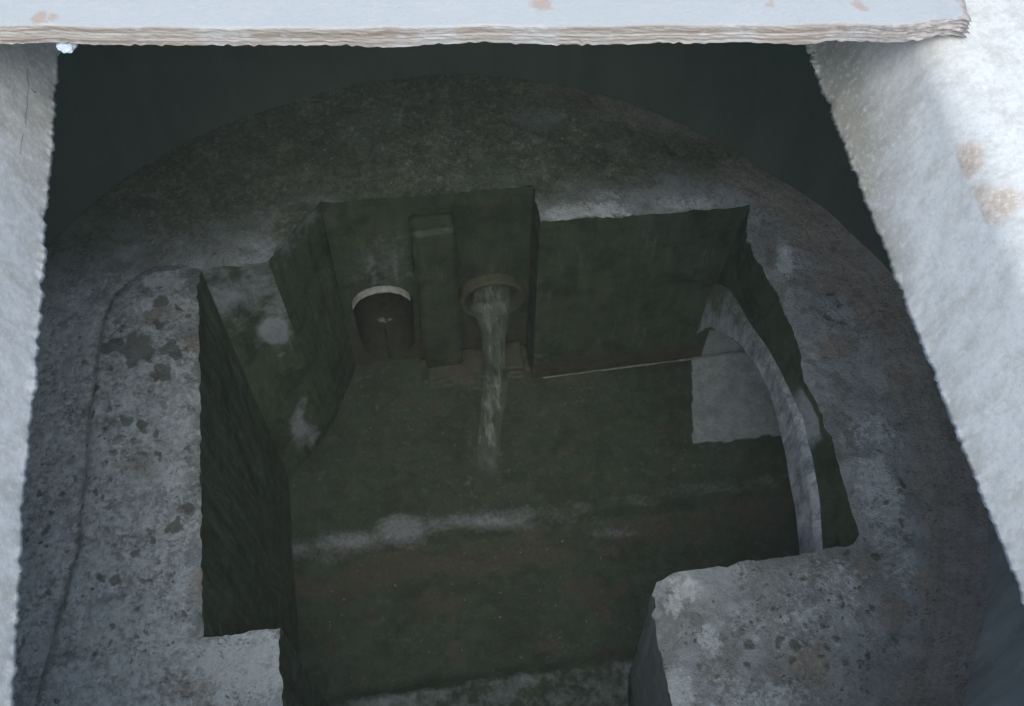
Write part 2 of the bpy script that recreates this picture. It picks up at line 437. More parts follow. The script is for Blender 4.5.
def blobs(lst, z):
    out = []
    for x, y, rx, ry, s in lst:
        c = at_z(x, y, z); k = (CAMZ - z) / F
        out.append((c.x, c.y, rx * k, ry * k * 1.12, s))
    return out
def blob_val(bl, u, v):
    m_ = 0
    cy, sy = math.cos(YAW), math.sin(YAW)
    for cx, cy_, rx, ry, s in bl:
        if abs(u - cx) > 2.2 * (rx + ry) or abs(v - cy_) > 2.2 * (rx + ry): continue
        du, dv = u - cx, v - cy_; du, dv = du * cy - dv * sy, du * sy + dv * cy
        q = (du / rx) ** 2 + (dv / ry) ** 2
        m_ = max(m_, s * sstep(1.75, .1, math.sqrt(q)))
    return m_
B_mud = blobs([(893, 612, 16, 22, 1.1), (828, 285, 34, 20, 1), (838, 345, 24, 18, .7), (812, 665, 30, 26, .65), (905, 300, 22, 30, .5),
               (758, 203, 26, 12, .6), (620, 130, 60, 22, .55), (250, 150, 70, 30, .5), (150, 190, 40, 25, .5), (868, 568, 14, 8, .8),
               (160, 395, 30, 16, .45), (205, 590, 14, 26, .7), (185, 690, 30, 16, .6), (140, 460, 26, 22, .45), (160, 320, 30, 14, .6),
               (700, 600, 40, 14, .4), (195, 345, 14, 20, .7)], ZB)
B_pale = blobs([(60, 480, 60, 200, .5), (945, 500, 26, 120, .35), (165, 285, 34, 16, .75), (150, 340, 46, 24, .5), (185, 430, 20, 40, .6), (170, 480, 24, 26, .7), (165, 560, 34, 30, .6),
                (240, 668, 60, 44, .82), (205, 655, 26, 20, .6), (150, 600, 40, 30, .5), (684, 590, 22, 16, .72), (674, 606, 14, 12, .65), (710, 640, 16, 24, .6),
                (830, 590, 60, 40, .5), (880, 500, 34, 60, .65), (905, 560, 24, 60, .5), (870, 430, 40, 30, .55), (785, 260, 14, 26, .8),
                (800, 620, 90, 50, .45), (760, 700, 80, 30, .55), (680, 700, 20, 30, .8), (600, 210, 60, 12, .72), (560, 214, 22, 12, .85), (690, 203, 50, 13, .6),
                (610, 195, 40, 12, .55), (790, 200, 40, 18, .5), (800, 235, 20, 30, .6), (255, 335, 14, 14, .8), (870, 470, 30, 22, .6)], ZB)
B_alg = blobs([(420, 188, 170, 30, 1.25), (305, 225, 46, 40, 1.2), (540, 190, 60, 24, .8), (450, 150, 400, 62, 1.2), (300, 160, 130, 60, .9), (130, 215, 90, 34, .85), (620, 150, 160, 34, .7), (240, 230, 60, 24, .6),
               (420, 190, 110, 14, 1.0), (750, 165, 50, 30, .45), (800, 350, 0.1, 0.1, 0)], ZB)
B_spot = blobs([(150, 345, 70, 60, .9), (120, 400, 40, 30, 1), (165, 310, 30, 14, .9), (155, 385, 30, 26, 1), (100, 455, 20, 20, .6), (185, 440, 20, 26, .8),
                (185, 520, 26, 20, .8), (200, 275, 30, 8, .6), (120, 600, 90, 90, .5), (90, 330, 30, 60, .5), (150, 430, 50, 40, .8), (780, 640, 130, 70, .5), (860, 560, 40, 20, .6), (900, 500, 40, 60, .45),
                (60, 520, 60, 120, .4), (840, 310, 40, 30, .5)], ZB)
def bench_stain_light(u, v):
    r = math.hypot(u - CX, v - CY)
    e = sstep(R - .17, R - .06, r)
    rightside = sstep(.3, .7, u)
    mud = max(blob_val(B_mud, u, v), e * lerp(.45, 1.1, rightside))
    far = sstep(1.75, 2.05, v + .12 * abs(u))
    alg = max(blob_val(B_alg, u, v), far * lerp(.85, .35, sstep(.3, .9, u)))
    pale = blob_val(B_pale, u, v) * (1 - .8 * e)
    return (alg, min(1.3, mud), max(.12 + .42 * sstep(-.45, -.6, u) * sstep(1.9, 1.6, v), pale), max(.12, blob_val(B_spot, u, v)) * (1 - e))  # pale term also paints skylight brightness into the left bench

outer = [Vector((CX + R * math.cos(2 * math.pi * i / 500), CY + R * math.sin(2 * math.pi * i / 500))) for i in range(500)]
vo, tris = sheet(outer, [loop], .0115)
V3 = [Vector((p.x, p.y, bench_h(p.x, p.y))) for p in vo]
tag(link("concrete_benching", mesh("benching", V3, tris, [bench_stain_light(p.x, p.y) for p in vo]), M_bench), kind='structure')

# ------------------------------------------------------------------ channel walls
def wall(name, tops, base, n_rows, stain, mat=M_chan, amp=.006, kind=True, parent=None):
    tops3 = [Vector((p.x, p.y, bench_h(p.x, p.y))) if len(p) == 2 else Vector(p) for p in tops]
    base3 = resample(base, len(tops3))
    rows, st = [], []
    for k in range(n_rows + 1):
        t = k / n_rows; row = []
        for i, (a, c) in enumerate(zip(tops3, base3)):
            j0, j1 = max(0, i - 1), min(len(base3) - 1, i + 1)
            tan = (base3[j1] - base3[j0]); nr = tan.cross(Vector((0, 0, 1))).normalized()
            p = a.lerp(c, t)
            if 0 < i < len(tops3) - 1:
                p = p + nr * (amp * fbm(p, 6, 4, 2) + amp * .3 * n1(p, 45)) * sstep(0, .04, t) * min(1, i / 4, (len(tops3) - 1 - i) / 4)
            # worn arris: pull the top rows slightly back
            row.append(p); st.append(stain(p, i / (len(tops3) - 1), t))
        rows.append(row)
    o = link(name, mesh(name, *grid(rows), st), mat, parent)
    if kind: tag(o, kind='structure')
    return o
# left long face
def s_left(p, s, t): return (1.0 + .25 * n1(p, 3), .25 + .3 * sstep(.6, 1, t), .0, 0)
wall("channel_side_wall", top_run('x', 'a'), [(-.455, .70, ZF), (-.455, 1.51, ZF)], 50, s_left)
# end of the left bench facing the viewer, with two pale worn patches
def s_A(p, s, t):
    wb = .55 * n1(p, 12) + .35 * n1(p, 32); pale = max(sstep(1.15, .2, math.hypot((s - .72) / .30, (t - .34) / .10) + wb), sstep(1.2, .2, math.hypot((s - .55) / .32, (t - .86) / .17) + wb))
    return (lerp(.48, 1.0, sstep(.1, .5, t)) - .7 * pale, .15, .62 * pale, 0)
wall("channel_end_wall", top_run('a', 'b'), [(-.455, 1.51, ZF), (-.315, 1.67, ZF)], 50, s_A)
wall("channel_splay_wall", top_run('b', 'c'), [(-.315, 1.67, ZF), (-.213, 1.90, ZF)], 50, lambda p, s, t: (lerp(.6, 1.1, sstep(0, .2, t)), .3 * t, .1, 0))
# recess wall with the two pipe openings: CDT in (u, z)
VR = 1.896
PL = dict(u=-.092, w=.094, top=.95 - 2.805, bot=.95 - 3.225)        # left culvert opening
PR = dict(u=.247, w=.094, top=.95 - 2.812, bot=.95 - 3.0)           # right round pipe
def u_open(c, n=24):
    pts = []
    cz = c['top'] - c['w']
    for i in range(n + 1):
        a = math.pi * i / n; pts.append(Vector((c['u'] + c['w'] * math.cos(a), cz + c['w'] * math.sin(a))))
    hb = .10; zb = c['bot'] + hb
    pts += [Vector((c['u'] - c['w'] * lerp(1, .92, k / 8), lerp(cz, zb, k / 8))) for k in range(1, 9)]
    pts += [Vector((c['u'] + c['w'] * .92 * math.cos(math.pi + math.pi * k / 16), zb + hb * math.sin(math.pi + math.pi * k / 16))) for k in range(1, 16)]
    pts += [Vector((c['u'] + c['w'] * lerp(.92, 1, k / 8), lerp(zb, cz, k / 8))) for k in range(0, 8)]
    return pts
def circ(c, rad, n=40):
    cz = c['top'] - c['w']
    return [Vector((c['u'] + rad * math.cos(2 * math.pi * i / n), cz + rad * math.sin(2 * math.pi * i / n))) for i in range(n)]
tops = top_run('c', 'd')
holeL, holeR = u_open(PL), circ(PR, PR['w'])
tpts = [Vector((p.x, bench_h(p.x, p.y))) for p in tops]
outl = tpts + [Vector((.366, lerp(ZB, ZF - .01, k / 40))) for k in range(1, 41)] + [Vector((lerp(.366, -.213, k / 40), ZF - .01)) for k in range(1, 41)] + [Vector((-.213, lerp(ZF - .01, ZB, k / 40))) for k in range(1, 40)]
vo2, tr2 = sheet(outl, [holeL, holeR], .011)
def top_v(u):
    return lerp(1.925, 1.89, (u + .213) / .579)
V3, ST = [], []
hs = [(h.x, h.y) for h in holeL + holeR]
for p in vo2:
    near = min((p.x - a) ** 2 + (p.y - b_) ** 2 for a, b_ in hs) ** .5
    tz = sstep(ZB, ZB - .25, p.y)
    v = lerp(top_v(p.x), VR, tz) + (.006 * fbm((p.x, 2, p.y), 6, 4)) * min(1, near * 30) * sstep(ZB, ZB - .05, p.y)
    # drip of lime above the left opening
    drip = max(sstep(.012, .004, abs(p.x + .105 + .006 * math.sin(p.y * 60))), sstep(.010, .003, abs(p.x + .035))) * sstep(.16, .05, abs(p.y - (PL['top'] + .10)))
    drip = max(drip, .6 * sstep(.2, .05, math.hypot(p.x + .07, (p.y - PL['top'] - .12) * .8)))
    V3.append(Vector((p.x, v, p.y))); ST.append((1.0 - .5 * drip, .25 + .5 * sstep(-2.0, -2.25, p.y), .5 * drip, 0))
tag(link("channel_recess_wall", mesh("recess", V3, tr2, ST), M_chan), kind='structure')
wall("channel_step_wall", top_run('d', 'e'), [(.366, VR, ZF), (.366, 1.765, ZF)], 40, lambda p, s, t: (1.1, .8, 0, 0))
def s_D(p, s, t):
    pale = .55 * sstep(.24, .05, s) * sstep(.05, .2, t) + .35 * sstep(.2, .02, abs(s - .45))
    return (1.05 - .35 * pale, .15 + .75 * sstep(.83, .95, t), .28 * pale, 0)
wall("channel_far_wall", top_run('e', 'f'), [(.366, 1.765, ZF), (.945, 1.765, ZF)], 60, s_D)
# the same wall carries on inside the side opening, bare grey there
top = [Vector((lerp(.935, 1.7, k / 60), 1.765, -1.62)) for k in range(61)]
wall("side_opening_jamb", top, [(.93, 1.766, ZF), (1.7, 1.766, ZF)], 50, lambda p, s, t: (lerp(.9, -.2, sstep(-.01, .02, p.x - .925 + .02 * n1(p, 9))) + .25 * sstep(.5, 1, t), 0, .15, 0))
# right wall, ending below at the round side opening
U0 = .904
ro = [(1.765, -2.80), (1.667, -2.685), (1.526, -2.623), (1.383, -2.535), (1.211, -2.462), (1.106, -2.440), (1.008, -2.458), (.90, -2.515), (.823, -2.580), (.76, -2.66)]
ri = [(1.765, -3.10), (1.69, -2.93), (1.608, -2.835), (1.53, -2.745), (1.453, -2.680), (1.36, -2.615), (1.26, -2.582), (1.17, -2.585), (1.083, -2.610), (.97, -2.65), (.872, -2.712), (.76, -2.80)]
ro3 = [Vector((U0, v, .95 + z)) for v, z in ro]; ri3 = [Vector((U0, v, .95 + z)) for v, z in ri]
def s_R(p, s, t):
    pale = sstep(.12, .03, abs(p.y - 1.12)) * sstep(.1, .4, t) + .8 * sstep(1.56, 1.62, p.y) * sstep(0.1, 0, t)
    return (1.1 - 1.0 * pale, .1, .35 * pale, 0)
wall("channel_right_wall", top_run('f', 'n'), [Vector((U0 + .012, p.y, p.z)) for p in ro3], 24, s_R, amp=.004)
# cut end of the big side pipe
side = thing("side_pipe", "large round concrete pipe end with a pale bluish rim opening in the right channel wall", "pipe", (U0, 1.2, ZF))
A, B = resample(ro3, 90), resample(ri3, 90)
rows = []
for k in range(9):
    t = k / 8; row = []
    for i, (a, c) in enumerate(zip(A, B)):
        p = a.lerp(c, t); p.x = U0 + .0015 * fbm(p, 9, 4)
        p += Vector((0, .004 * n1(p, 16), .006 * n1(p, 14, 4))) * (1 if k in (0, 8) else 0)
        if k == 0: p.x += .012
        row.append(p - side.location)
    rows.append(row)
rst = [(.62 * sstep(.25, -.3, k / 8 - .5 + .8 * n1(p, 7)) * sstep(.95, .2, i / 89) + .25 * sstep(.3, 0, i / 89), 0, 0, 0) for k in range(9) for i, p in enumerate(rows[k])]
link("rim", mesh("rim", *grid(rows), rst), M_ring, side)
rows = []
for k in range(8):
    rows.append([Vector((p.x + [0, .01, .03, .08, .2, .4, .6, .8][k], p.y, p.z + (.01 if k else 0))) - side.location for p in B])
link("bore", mesh("bore", *grid(rows)), M_pipe, side)

# right block (the lower right bench) and the left jut
def s_blk(p, s, t): return (lerp(.35, 1.05, sstep(.25, .95, t + .25 * n1(p, 5))), .25, .25, 0)
wall("block_end_wall", top_run('n', 'o'), [(.93, .775, ZF), (.52, .775, ZF)], 30, lambda p, s, t: (1, .2, 0, 0))
wall("block_side_wall", top_run('o', 's'), [(.52, .775, ZF), (.487, .752, ZF), (.472, .70, ZF), (.467, .60, ZF), (.467, .03, ZF)], 50, lambda p, s, t: (lerp(-.2, .9, sstep(.6, 1.1, t)), .1, .35 * (1 - t), 0))
wall("channel_near_wall", top_run('s', 't'), [(.467, .03, ZF), (-.36, .03, ZF)], 20, lambda p, s, t: (1, .2, 0, 0))
wall("jut_side_wall", top_run('t', 'w'), [(-.36, .03, ZF), (-.36, .755, ZF)], 50, lambda p, s, t: (lerp(.7, 1.1, t), .2, .1, 0))
wall("jut_end_wall", top_run('w', 'x'), [(-.36, .755, ZF), (-.455, .70, ZF)], 30, lambda p, s, t: (1, .2, 0, 0))

# pillar between the pipes and the low ledge under the right pipe
def box_grid(x0, x1, y0, y1, z0, z1, step=.012, amp=.005, bev=.008, stain=(1, .2, 0, 0), tilt=0):
    bm = bmesh.new(); bmesh.ops.create_cube(bm, size=1)
    for v in bm.verts: v.co = Vector((lerp(x0, x1, v.co.x + .5), lerp(y0, y1, v.co.y + .5), lerp(z0, z1, v.co.z + .5)))
    bmesh.ops.bevel(bm, geom=bm.edges[:], offset=bev, segments=2, affect='EDGES')
    for _ in range(6):
        es = [e for e in bm.edges if e.calc_length() > step * 1.6]
        if not es: break
        bmesh.ops.subdivide_edges(bm, edges=es, cuts=1, use_grid_fill=True)
    bmesh.ops.triangulate(bm, faces=[f for f in bm.faces if len(f.verts) > 4])
    bm.normal_update()
    for v in bm.verts: v.co += v.normal * (amp * fbm(v.co, 9, 4) + amp * .4 * n1(v.co, 50))
    me = bpy.data.meshes.new("block"); bm.to_mesh(me); bm.free()
    a = me.color_attributes.new("stain", 'FLOAT_COLOR', 'POINT')
    a.data.foreach_set('color', list(stain) * len(me.vertices))
    me.polygons.foreach_set('use_smooth', [True] * len(me.polygons))
    return me
pl = thing("concrete_pillar", "narrow mossy concrete pier standing between the two pipe outlets", "pillar", (.08, 1.86, ZF))
me = box_grid(.02 - .08, .143 - .08, 1.838 - 1.86, 1.91 - 1.86, .02, (ZB - .085) - ZF, stain=(1.2, .3, .0, 0), bev=.005, amp=.005); link("shaft", me, M_chan, pl)
me = box_grid(.0 - .08, .363 - .08, 1.772 - 1.86, 1.915 - 1.86, -.03, .028, stain=(1.3, .55, 0, 0), bev=.022, amp=.012); link("ledge", me, M_chan, pl)

# ------------------------------------------------------------------ channel floor
us = [(-.60 + .0125 * i) for i in range(185)]; vs_ = [(-.02 + .0125 * i) for i in range(156)]
VS = 1.265
B_fp = blobs([(400, 528, 26, 14, 1.2), (350, 540, 40, 8, .9), (480, 522, 60, 7, .85), (560, 515, 60, 7, .6), (610, 528, 50, 6, .6), (300, 550, 20, 8, .7), (330, 545, 20, 16, .6)], ZF)
B_fm = blobs([(460, 560, 60, 10, 1.1), (520, 550, 80, 10, .9), (350, 580, 40, 14, .7), (340, 640, 16, 10, .6), (590, 590, 30, 30, .6), (700, 520, 90, 20, .6), (590, 380, 70, 14, .5), (430, 600, 40, 12, .6)], ZF)
rows, st = [], []
for v in vs_:
    row = []
    for u in us:
        p = (u, v, 0)
        e = v - VS - .012 * n1(p, 7)
        z = ZF - .045 * sstep(.02, -.03, e) + .008 * math.exp(-(e / .02) ** 2) + .03 * sstep(.84, .79, v + .01 * n1(p, 8))
        z += .006 * fbm(p, 4, 4) + .005 * fbm(p, 22, 3, 4) * (1.2 if e < 0 else .5)
        z += .010 * sstep(.5, .7, n1(p, 20, 6)) * (e < 0)
        row.append(Vector((u, v, z)))
        inpipe = sstep(.832, .845, u - (v - 1.446) * .236 + .006 * n1(p, 12)) * sstep(1.425, 1.45, v + .018 * n1(p, 26) + .02 * n1(p, 11))
        band = sstep(.84, .79, v)
        alg = lerp(1.3, .62, band) - 1.3 * inpipe - .45 * math.exp(-((e - .035) / .05) ** 2)
        pale = max(.72 * blob_val(B_fp, u, v), .15 * inpipe, .36 * math.exp(-((e - .028) / .028) ** 2), .2 * sstep(.3, .6, n1(p, 5, 2)) * (e < 0))
        moss = .75 * math.exp(-((e + .07) / .06) ** 2) * sstep(-.2, .3, n1(p, 4, 7)) + 1.0 * sstep(.25, .5, n1(p, 11, 11) + .4 * n1(p, 30, 1)) * (e < 0)
        st.append((alg, max(blob_val(B_fm, u, v), .25, moss) * (1 - inpipe) * (1 - .6 * band), pale * (1 - inpipe) * (1.25 if u < .3 else .9), 0))
    rows.append(row)
tag(link("channel_floor", mesh("channel_floor", *grid(rows), st), M_floor), kind='structure')
# construction joint: thin raised line of scum where wall meets floor
def tube(pts, rad, n=6, closed=False):
    rows = []
    for i, p in enumerate(pts):
        a, c = pts[max(0, i - 1)], pts[min(len(pts) - 1, i + 1)]; t = (c - a).normalized()
        x = t.cross(Vector((0, 0, 1)));  x = x.normalized() if x.length > .01 else Vector((1, 0, 0)); y = t.cross(x)
        r = rad[i] if isinstance(rad, list) else rad
        rows.append([p + x * math.cos(2 * math.pi * k / n) * r + y * math.sin(2 * math.pi * k / n) * r for k in range(n + 1)])
    return grid(rows)
M_scum = simple("pale_scum_line", (.16, .18, .18), .7, 60, .5)
pts = [Vector((u, 1.757 + .002 * n1((u, 0, 0), 20), ZF + .007)) for u in [(.40 + .01 * i) for i in range(105)]]
rad = [.0022 + .003 * max(0, n1((p.x, 5, 0), 5)) + (.002 if p.x > .87 else 0) for p in pts]
tag(link("scum_line", mesh("scum_line", *tube(pts, rad)), M_scum), kind='stuff')

# ------------------------------------------------------------------ pipes
def annulus(outer_, inner_, y0, y1, closed, jit=.002):
    rows = []
    loopn = list(zip(outer_, inner_))
    if closed: loopn = loopn + [loopn[0]]
    prof = [(0, y1), (0, y0 + .006), (.15, y0), (.85, y0), (1, y0 + .004), (1, y1)]
    for k, (t, y) in enumerate(prof):
        row = []
        for i, (a, c) in enumerate(loopn):
            q = Vector(a).lerp(Vector(c), t); h_ = n1((q.x, k * .1, q.y), 40) * jit
            row.append(Vector((q.x + h_, y + h_, q.y + h_)))
        rows.append(row)
    return grid(rows)
def arcpts(c, rad, a0, a1, n):
    cz = c['top'] - c['w']
    return [Vector((c['u'] + rad * math.cos(lerp(a0, a1, i / n)), cz + rad * math.sin(lerp(a0, a1, i / n)))) for i in range(n + 1)]
def lip_arc(c, n=44):
    o_, i_ = [], []
    cz = c['top'] - c['w']
    for k in range(n + 1):
        a = lerp(.34, math.pi - .22, k / n); th = .002 + .010 * math.sin(math.pi * k / n) ** .6 * (.8 + .5 * n1((k, 0, 0), .35))
        for L_, r_ in ((o_, c['w'] - .003 + th), (i_, c['w'] - .004)): L_.append(Vector((c['u'] + r_ * math.cos(a), cz + r_ * math.sin(a))))
    return o_, i_
def shift(vf, o):
    return [v - o for v in vf[0]], vf[1]
lp = thing("drain_pipe", "left pipe outlet, dark arched mouth under a pale chalky lip, nearly dry", "pipe", (PL['u'], VR, PL['bot']), "pipe outlets in the far recess")
link("rim", mesh("rim", *shift(annulus(*lip_arc(PL), VR - .020, VR + .01, False), lp.location)), M_rim, lp)
hl = u_open(PL); hl = hl + [hl[0]]
rows = [[Vector((p.x + .002 * n1((p.x, y, p.y), 30), VR + y, p.y)) - lp.location for p in hl] for y in [-.002, .03, .06, .1, .16, .25, .4, .6]]
link("barrel", mesh("barrel", *grid(rows)), M_pipe, lp)
back = [Vector((p.x, VR + .6, p.y)) - lp.location for p in u_open(PL)]
link("far_end", mesh("far_end", back, [tuple(range(len(back)))], smooth=False), M_pipe, lp)
def drip_mesh(x, y, z0, z1, r):
    pts = [Vector((x + .003 * n1((0, 0, lerp(z0, z1, k / 12)), 30), y, lerp(z0, z1, k / 12))) for k in range(13)]
    return tube(pts, [r * (.5 + abs(n1((k, 1, 1), .7))) for k in range(13)])
link("drip", mesh("drip", *shift(drip_mesh(PL['u'] - .004, VR - .004, -2.03, PL['bot'], .006), lp.location)), M_pipe, lp)
# little catches of lime on the drip
for dx, dz, sc_, sd in ((-.010, 0, 1, 2), (.014, -.004, .6, 5), (-.002, -.016, .45, 9)):
    bm = bmesh.new(); bmesh.ops.create_icosphere(bm, subdivisions=3, radius=1)
    for v in bm.verts: v.co = Vector((v.co.x * .011, v.co.y * .006, v.co.z * .006)) * sc_ * (1 + .9 * n1(v.co, 1.6, sd))
    me = bpy.data.meshes.new("lime"); bm.to_mesh(me); bm.free(); link("lime_catch", me, M_scum, lp, Vector((PL['u'] + dx, VR - .008, -2.025 + dz)) - lp.location)

rp = thing("drain_pipe", "right pipe outlet, round mouth with water pouring out of it", "pipe", (PR['u'], VR, PR['bot']), "pipe outlets in the far recess")
link("rim", mesh("rim", *shift(annulus(circ(PR, PR['w'] + .010), circ(PR, PR['w'] - .006), VR - .035, VR + .01, True), rp.location)), simple("slimy_pipe_rim", (.06, .068, .046), .6, 60, .4), rp)
hr = circ(PR, PR['w'] - .002); hr = hr + [hr[0]]
rows = [[Vector((p.x, VR + y, p.y)) - rp.location for p in hr] for y in [-.03, 0, .05, .15, .3, .6]]
link("barrel", mesh("barrel", *grid(rows)), M_pipe, rp)

# falling and running water
def stream():
    rows = []; op = []
    z0 = PR['bot'] + .045
    path = []
    for k in range(14): path.append((VR + .25 - .25 * k / 13 * 1.0, z0 + .01 * (1 - k / 13), .060, .02))
    v, z, vy, vz = VR - .0, z0, -.45, 0.0
    for k in range(44):
        t = k / 43 * .245
        zz = z0 - 4.9 * t * t
        path.append((VR - .55 * t, max(zz, ZF + .012), lerp(.060, .036, sstep(0, .16, t)), lerp(.02, .014, t / .245)))
        if zz < ZF + .012: break
    vlast = path[-1][0]
    n = 40
    for k in range(1, n + 1):
        t = k / n; path.append((lerp(vlast, 1.36, t), ZF + .006 + .004 * math.exp(-t * 8) - .010 * sstep(.6, 1, t), lerp(.040, .028, t) , lerp(.006, .003, t)))
    for i, (v, z, hw, th) in enumerate(path):
        row = []
        u0 = lerp(PR['u'], .178, sstep(1.85, 1.45, v)) 
        for k in range(17):
            a = 2 * math.pi * k / 16; ca, sa = math.cos(a), math.sin(a)
            w_ = hw * (1.12 + .16 * n1((ca * .8, sa * .8, i * .10), 1.3))
            r2 = .005 * n1((ca * 3, sa * 3, i * .08), 1.6)
            row.append(Vector((u0 + ca * w_, v - sa * (th + r2) * .7, z + sa * (th + r2))))
            op.append((lerp(1.0, .45, abs(ca) ** 2) * lerp(1, 0, sstep(1.62, 1.34, v)) * sstep(VR + .2, VR + .05, v), 0, 0, 0))
        rows.append(row)
    return (*grid(rows), op)
tag(link("falling_water", mesh("water", *stream()), M_water), kind='structure')
# splash droplets / foam where it lands
def splash():
    V_, F_ = [], []
    for _ in range(46):
        bm = bmesh.new(); bmesh.ops.create_icosphere(bm, subdivisions=1, radius=random.uniform(.0018, .0045))
        c = Vector((.235 + random.gauss(0, .035), 1.765 + random.gauss(0, .025), ZF + random.uniform(.004, .03)))
        o = len(V_); V_ += [v.co * 1 + c for v in bm.verts]; F_ += [tuple(o + v.index for v in f.verts) for f in bm.faces]; bm.free()
    return V_, F_, [(.6, 0, 0, 0)] * len(V_)
tag(link("splash", mesh("splash", *splash()), M_water), kind='stuff')

# ------------------------------------------------------------------ beams that carry the cover
UL, UR = -.437, .586
def beam(name, face_u, sgn, v0, v1, label, stain, mat):
    """sgn +1: the beam lies on the +u side of its inner face"""
    root = thing(name, label, "beam", (face_u + sgn * .3, .5, BB))
    rows, st = [], []
    prof = []
    TOPR = .05; BT = .053; X0 = BT + .932 * TOPR; ZE = -.642 * TOPR
    for k in range(8): prof.append((1.1 - (1.1 - .32) * k / 7, 0.0))
    for k in range(1, 34): prof.append((.32 - (.32 - X0) * k / 33, 0.0))
    for k in range(1, 11):
        a = 1.2 * k / 10; prof.append((X0 - TOPR * math.sin(a), -TOPR + TOPR * math.cos(a)))
    for k in range(1, 26): prof.append((BT * (1 - k / 25), lerp(ZE, BB, k / 25)))
    nb = len(prof) - 1
    for k in range(1, 5): prof.append((.012 * k, BB - .0))
    prof += [(.1, BB), (.4, BB), (1.1, BB)]
    vv = [v0]
    while vv[-1] < v1: vv.append(vv[-1] + (.0032 if .05 < vv[-1] < 1.25 else .02))
    n = len(vv) - 1
    for k, (du, z) in enumerate(prof):
        row = []
        for i in range(n + 1):
            v = vv[i]; u = face_u + sgn * du; p = Vector((u, v, z))
            zz = z
            if du < .3:
                face = 1.0 - sstep(.1, .28, du)
                off = .0035 * fbm(p, 3, 3, 1) + .0007 * n1(p, 34) + .0004 * n1(p, 90)
                e = sstep(BB + .011, BB, z)
                off += e * (.003 * fbm((v, face_u, 0), 20, 4) + .0035 * n1((v, face_u, 2), 120))
                chip = sstep(.3, .55, n1((v, 4, face_u), 9)) * e; off += .006 * chip
                u -= sgn * off * face
                zz += e * (.003 * n1((v, 9, 1), 40) + .0075 * n1((v, 3, 2), 140)) + e * .010 * chip
            if z > -TOPR: zz += sstep(.06, .2, du) * (z > -.03) * .0018 * fbm(p, 5, 4) 
            row.append(Vector((u, v, zz)) - root.location); st.append(stain(du, v, z))
        rows.append(row)
    link("cast_body", mesh(name, *grid(rows), st), mat, root)
    return root
R_rust = [(at_z(x, y, -.014) + Vector((-.006, .040, 0)), r_) for x, y, r_ in ((952, 140, .010), (960, 152, .013), (968, 164, .010), (985, 178, .016), (990, 190, .012), (1004, 214, .008), (1018, 232, .020), (1023, 300, .016), (975, 38, .005), (930, 98, .004))]
def st_r(du, v, z):
    t = z / BB
    ol = sstep(.25, 1.0, t + .2 * sstep(.85, 1.1, v)) * sstep(.55, 1.0, v) * 1.15 + .3 * sstep(.75, 1.2, v) + .25 * sstep(.7, 1, t)
    ru = 0
    if du > .052 and z > -.035:
        for p, r_ in R_rust: ru = max(ru, .9 * sstep(1.9, .2, math.hypot(v - p.y, UR + du - p.x) / r_))
    return (ol, ru, .25, 0)
def st_l(du, v, z):
    t = z / BB
    return (.25 + .3 * n1((v, 0, 0), 2) + .3 * sstep(.9, 1.15, v), max(0, .45 * n1((v, z * .3, 2), 14)), .3, 0)
beam("concrete_beam", UR, 1, -.75, 3.1, "right pale concrete beam along the opening, olive stained near the slab, with rusty pits", st_r, M_beam)
LB = beam("concrete_beam", UL, -1, -.75, 3.1, "left pale grey concrete beam along the opening, cracked and streaked", st_l, M_beam)
def crack(pts, w_, name, root):
    V_, F_ = [], []
    for i, p in enumerate(pts):
        h = w_ * (.4 + abs(n1((i, 0, 0), .9))); V_ += [p + Vector((0, -h, 0)), p + Vector((-.0004, 0, -.0004)), p + Vector((0, h, 0))]
        if i: o = (i - 1) * 3; F_ += [(o, o + 1, o + 4, o + 3), (o + 1, o + 2, o + 5, o + 4)]
    link(name, mesh(name, V_, F_), M_crack, root)
M_crack = simple("dark_crack", (.13, .12, .10), .9, 60, .4)
from mathutils.bvhtree import BVHTree
bm_ = LB.children[0].data if LB.children else [o for o in bpy.data.objects if o.parent == LB][0].data
bvh = BVHTree.FromPolygons([v.co + LB.location for v in bm_.vertices], [tuple(p.vertices) for p in bm_.polygons])
for line in ([(28, 68), (27.5, 78), (29, 86), (27, 96), (27.5, 106), (25, 116), (25.5, 126)], [(31, 88), (34, 92), (38, 92)], [(23, 134), (21, 144), (20, 158)]):
    hit = []
    for a, c in zip(line[:-1], line[1:]):
        for k in range(4):
            x, y = lerp(a[0], c[0], k / 4), lerp(a[1], c[1], k / 4)
            dr = ray(x, y).normalized(); h = bvh.ray_cast(Vector((0, 0, CAMZ)), dr)[0]
            if h: hit.append(h - dr * .0012 - LB.location)
    if len(hit) > 3: crack(hit, .0011, "crack", LB)
# roof of the chamber beyond and before the opening
def slab_box(x0, x1, y0, y1, z0, z1):
    v = [(x, y, z) for z in (z0, z1) for y in (y0, y1) for x in (x0, x1)]
    return v, [(0, 2, 3, 1), (4, 5, 7, 6), (0, 1, 5, 4), (2, 6, 7, 3), (0, 4, 6, 2), (1, 3, 7, 5)]
for y0, y1 in ((1.32, 3.1), (-.75, -.45)):
    v_, f_ = slab_box(UL + .02, UR - .02, y0, y1, BB + .004, -.006)
    tag(link("chamber_roof", mesh("roof", v_, f_, [(0.2, 0, .1, 0)] * 8, smooth=False), M_beam), kind='structure')

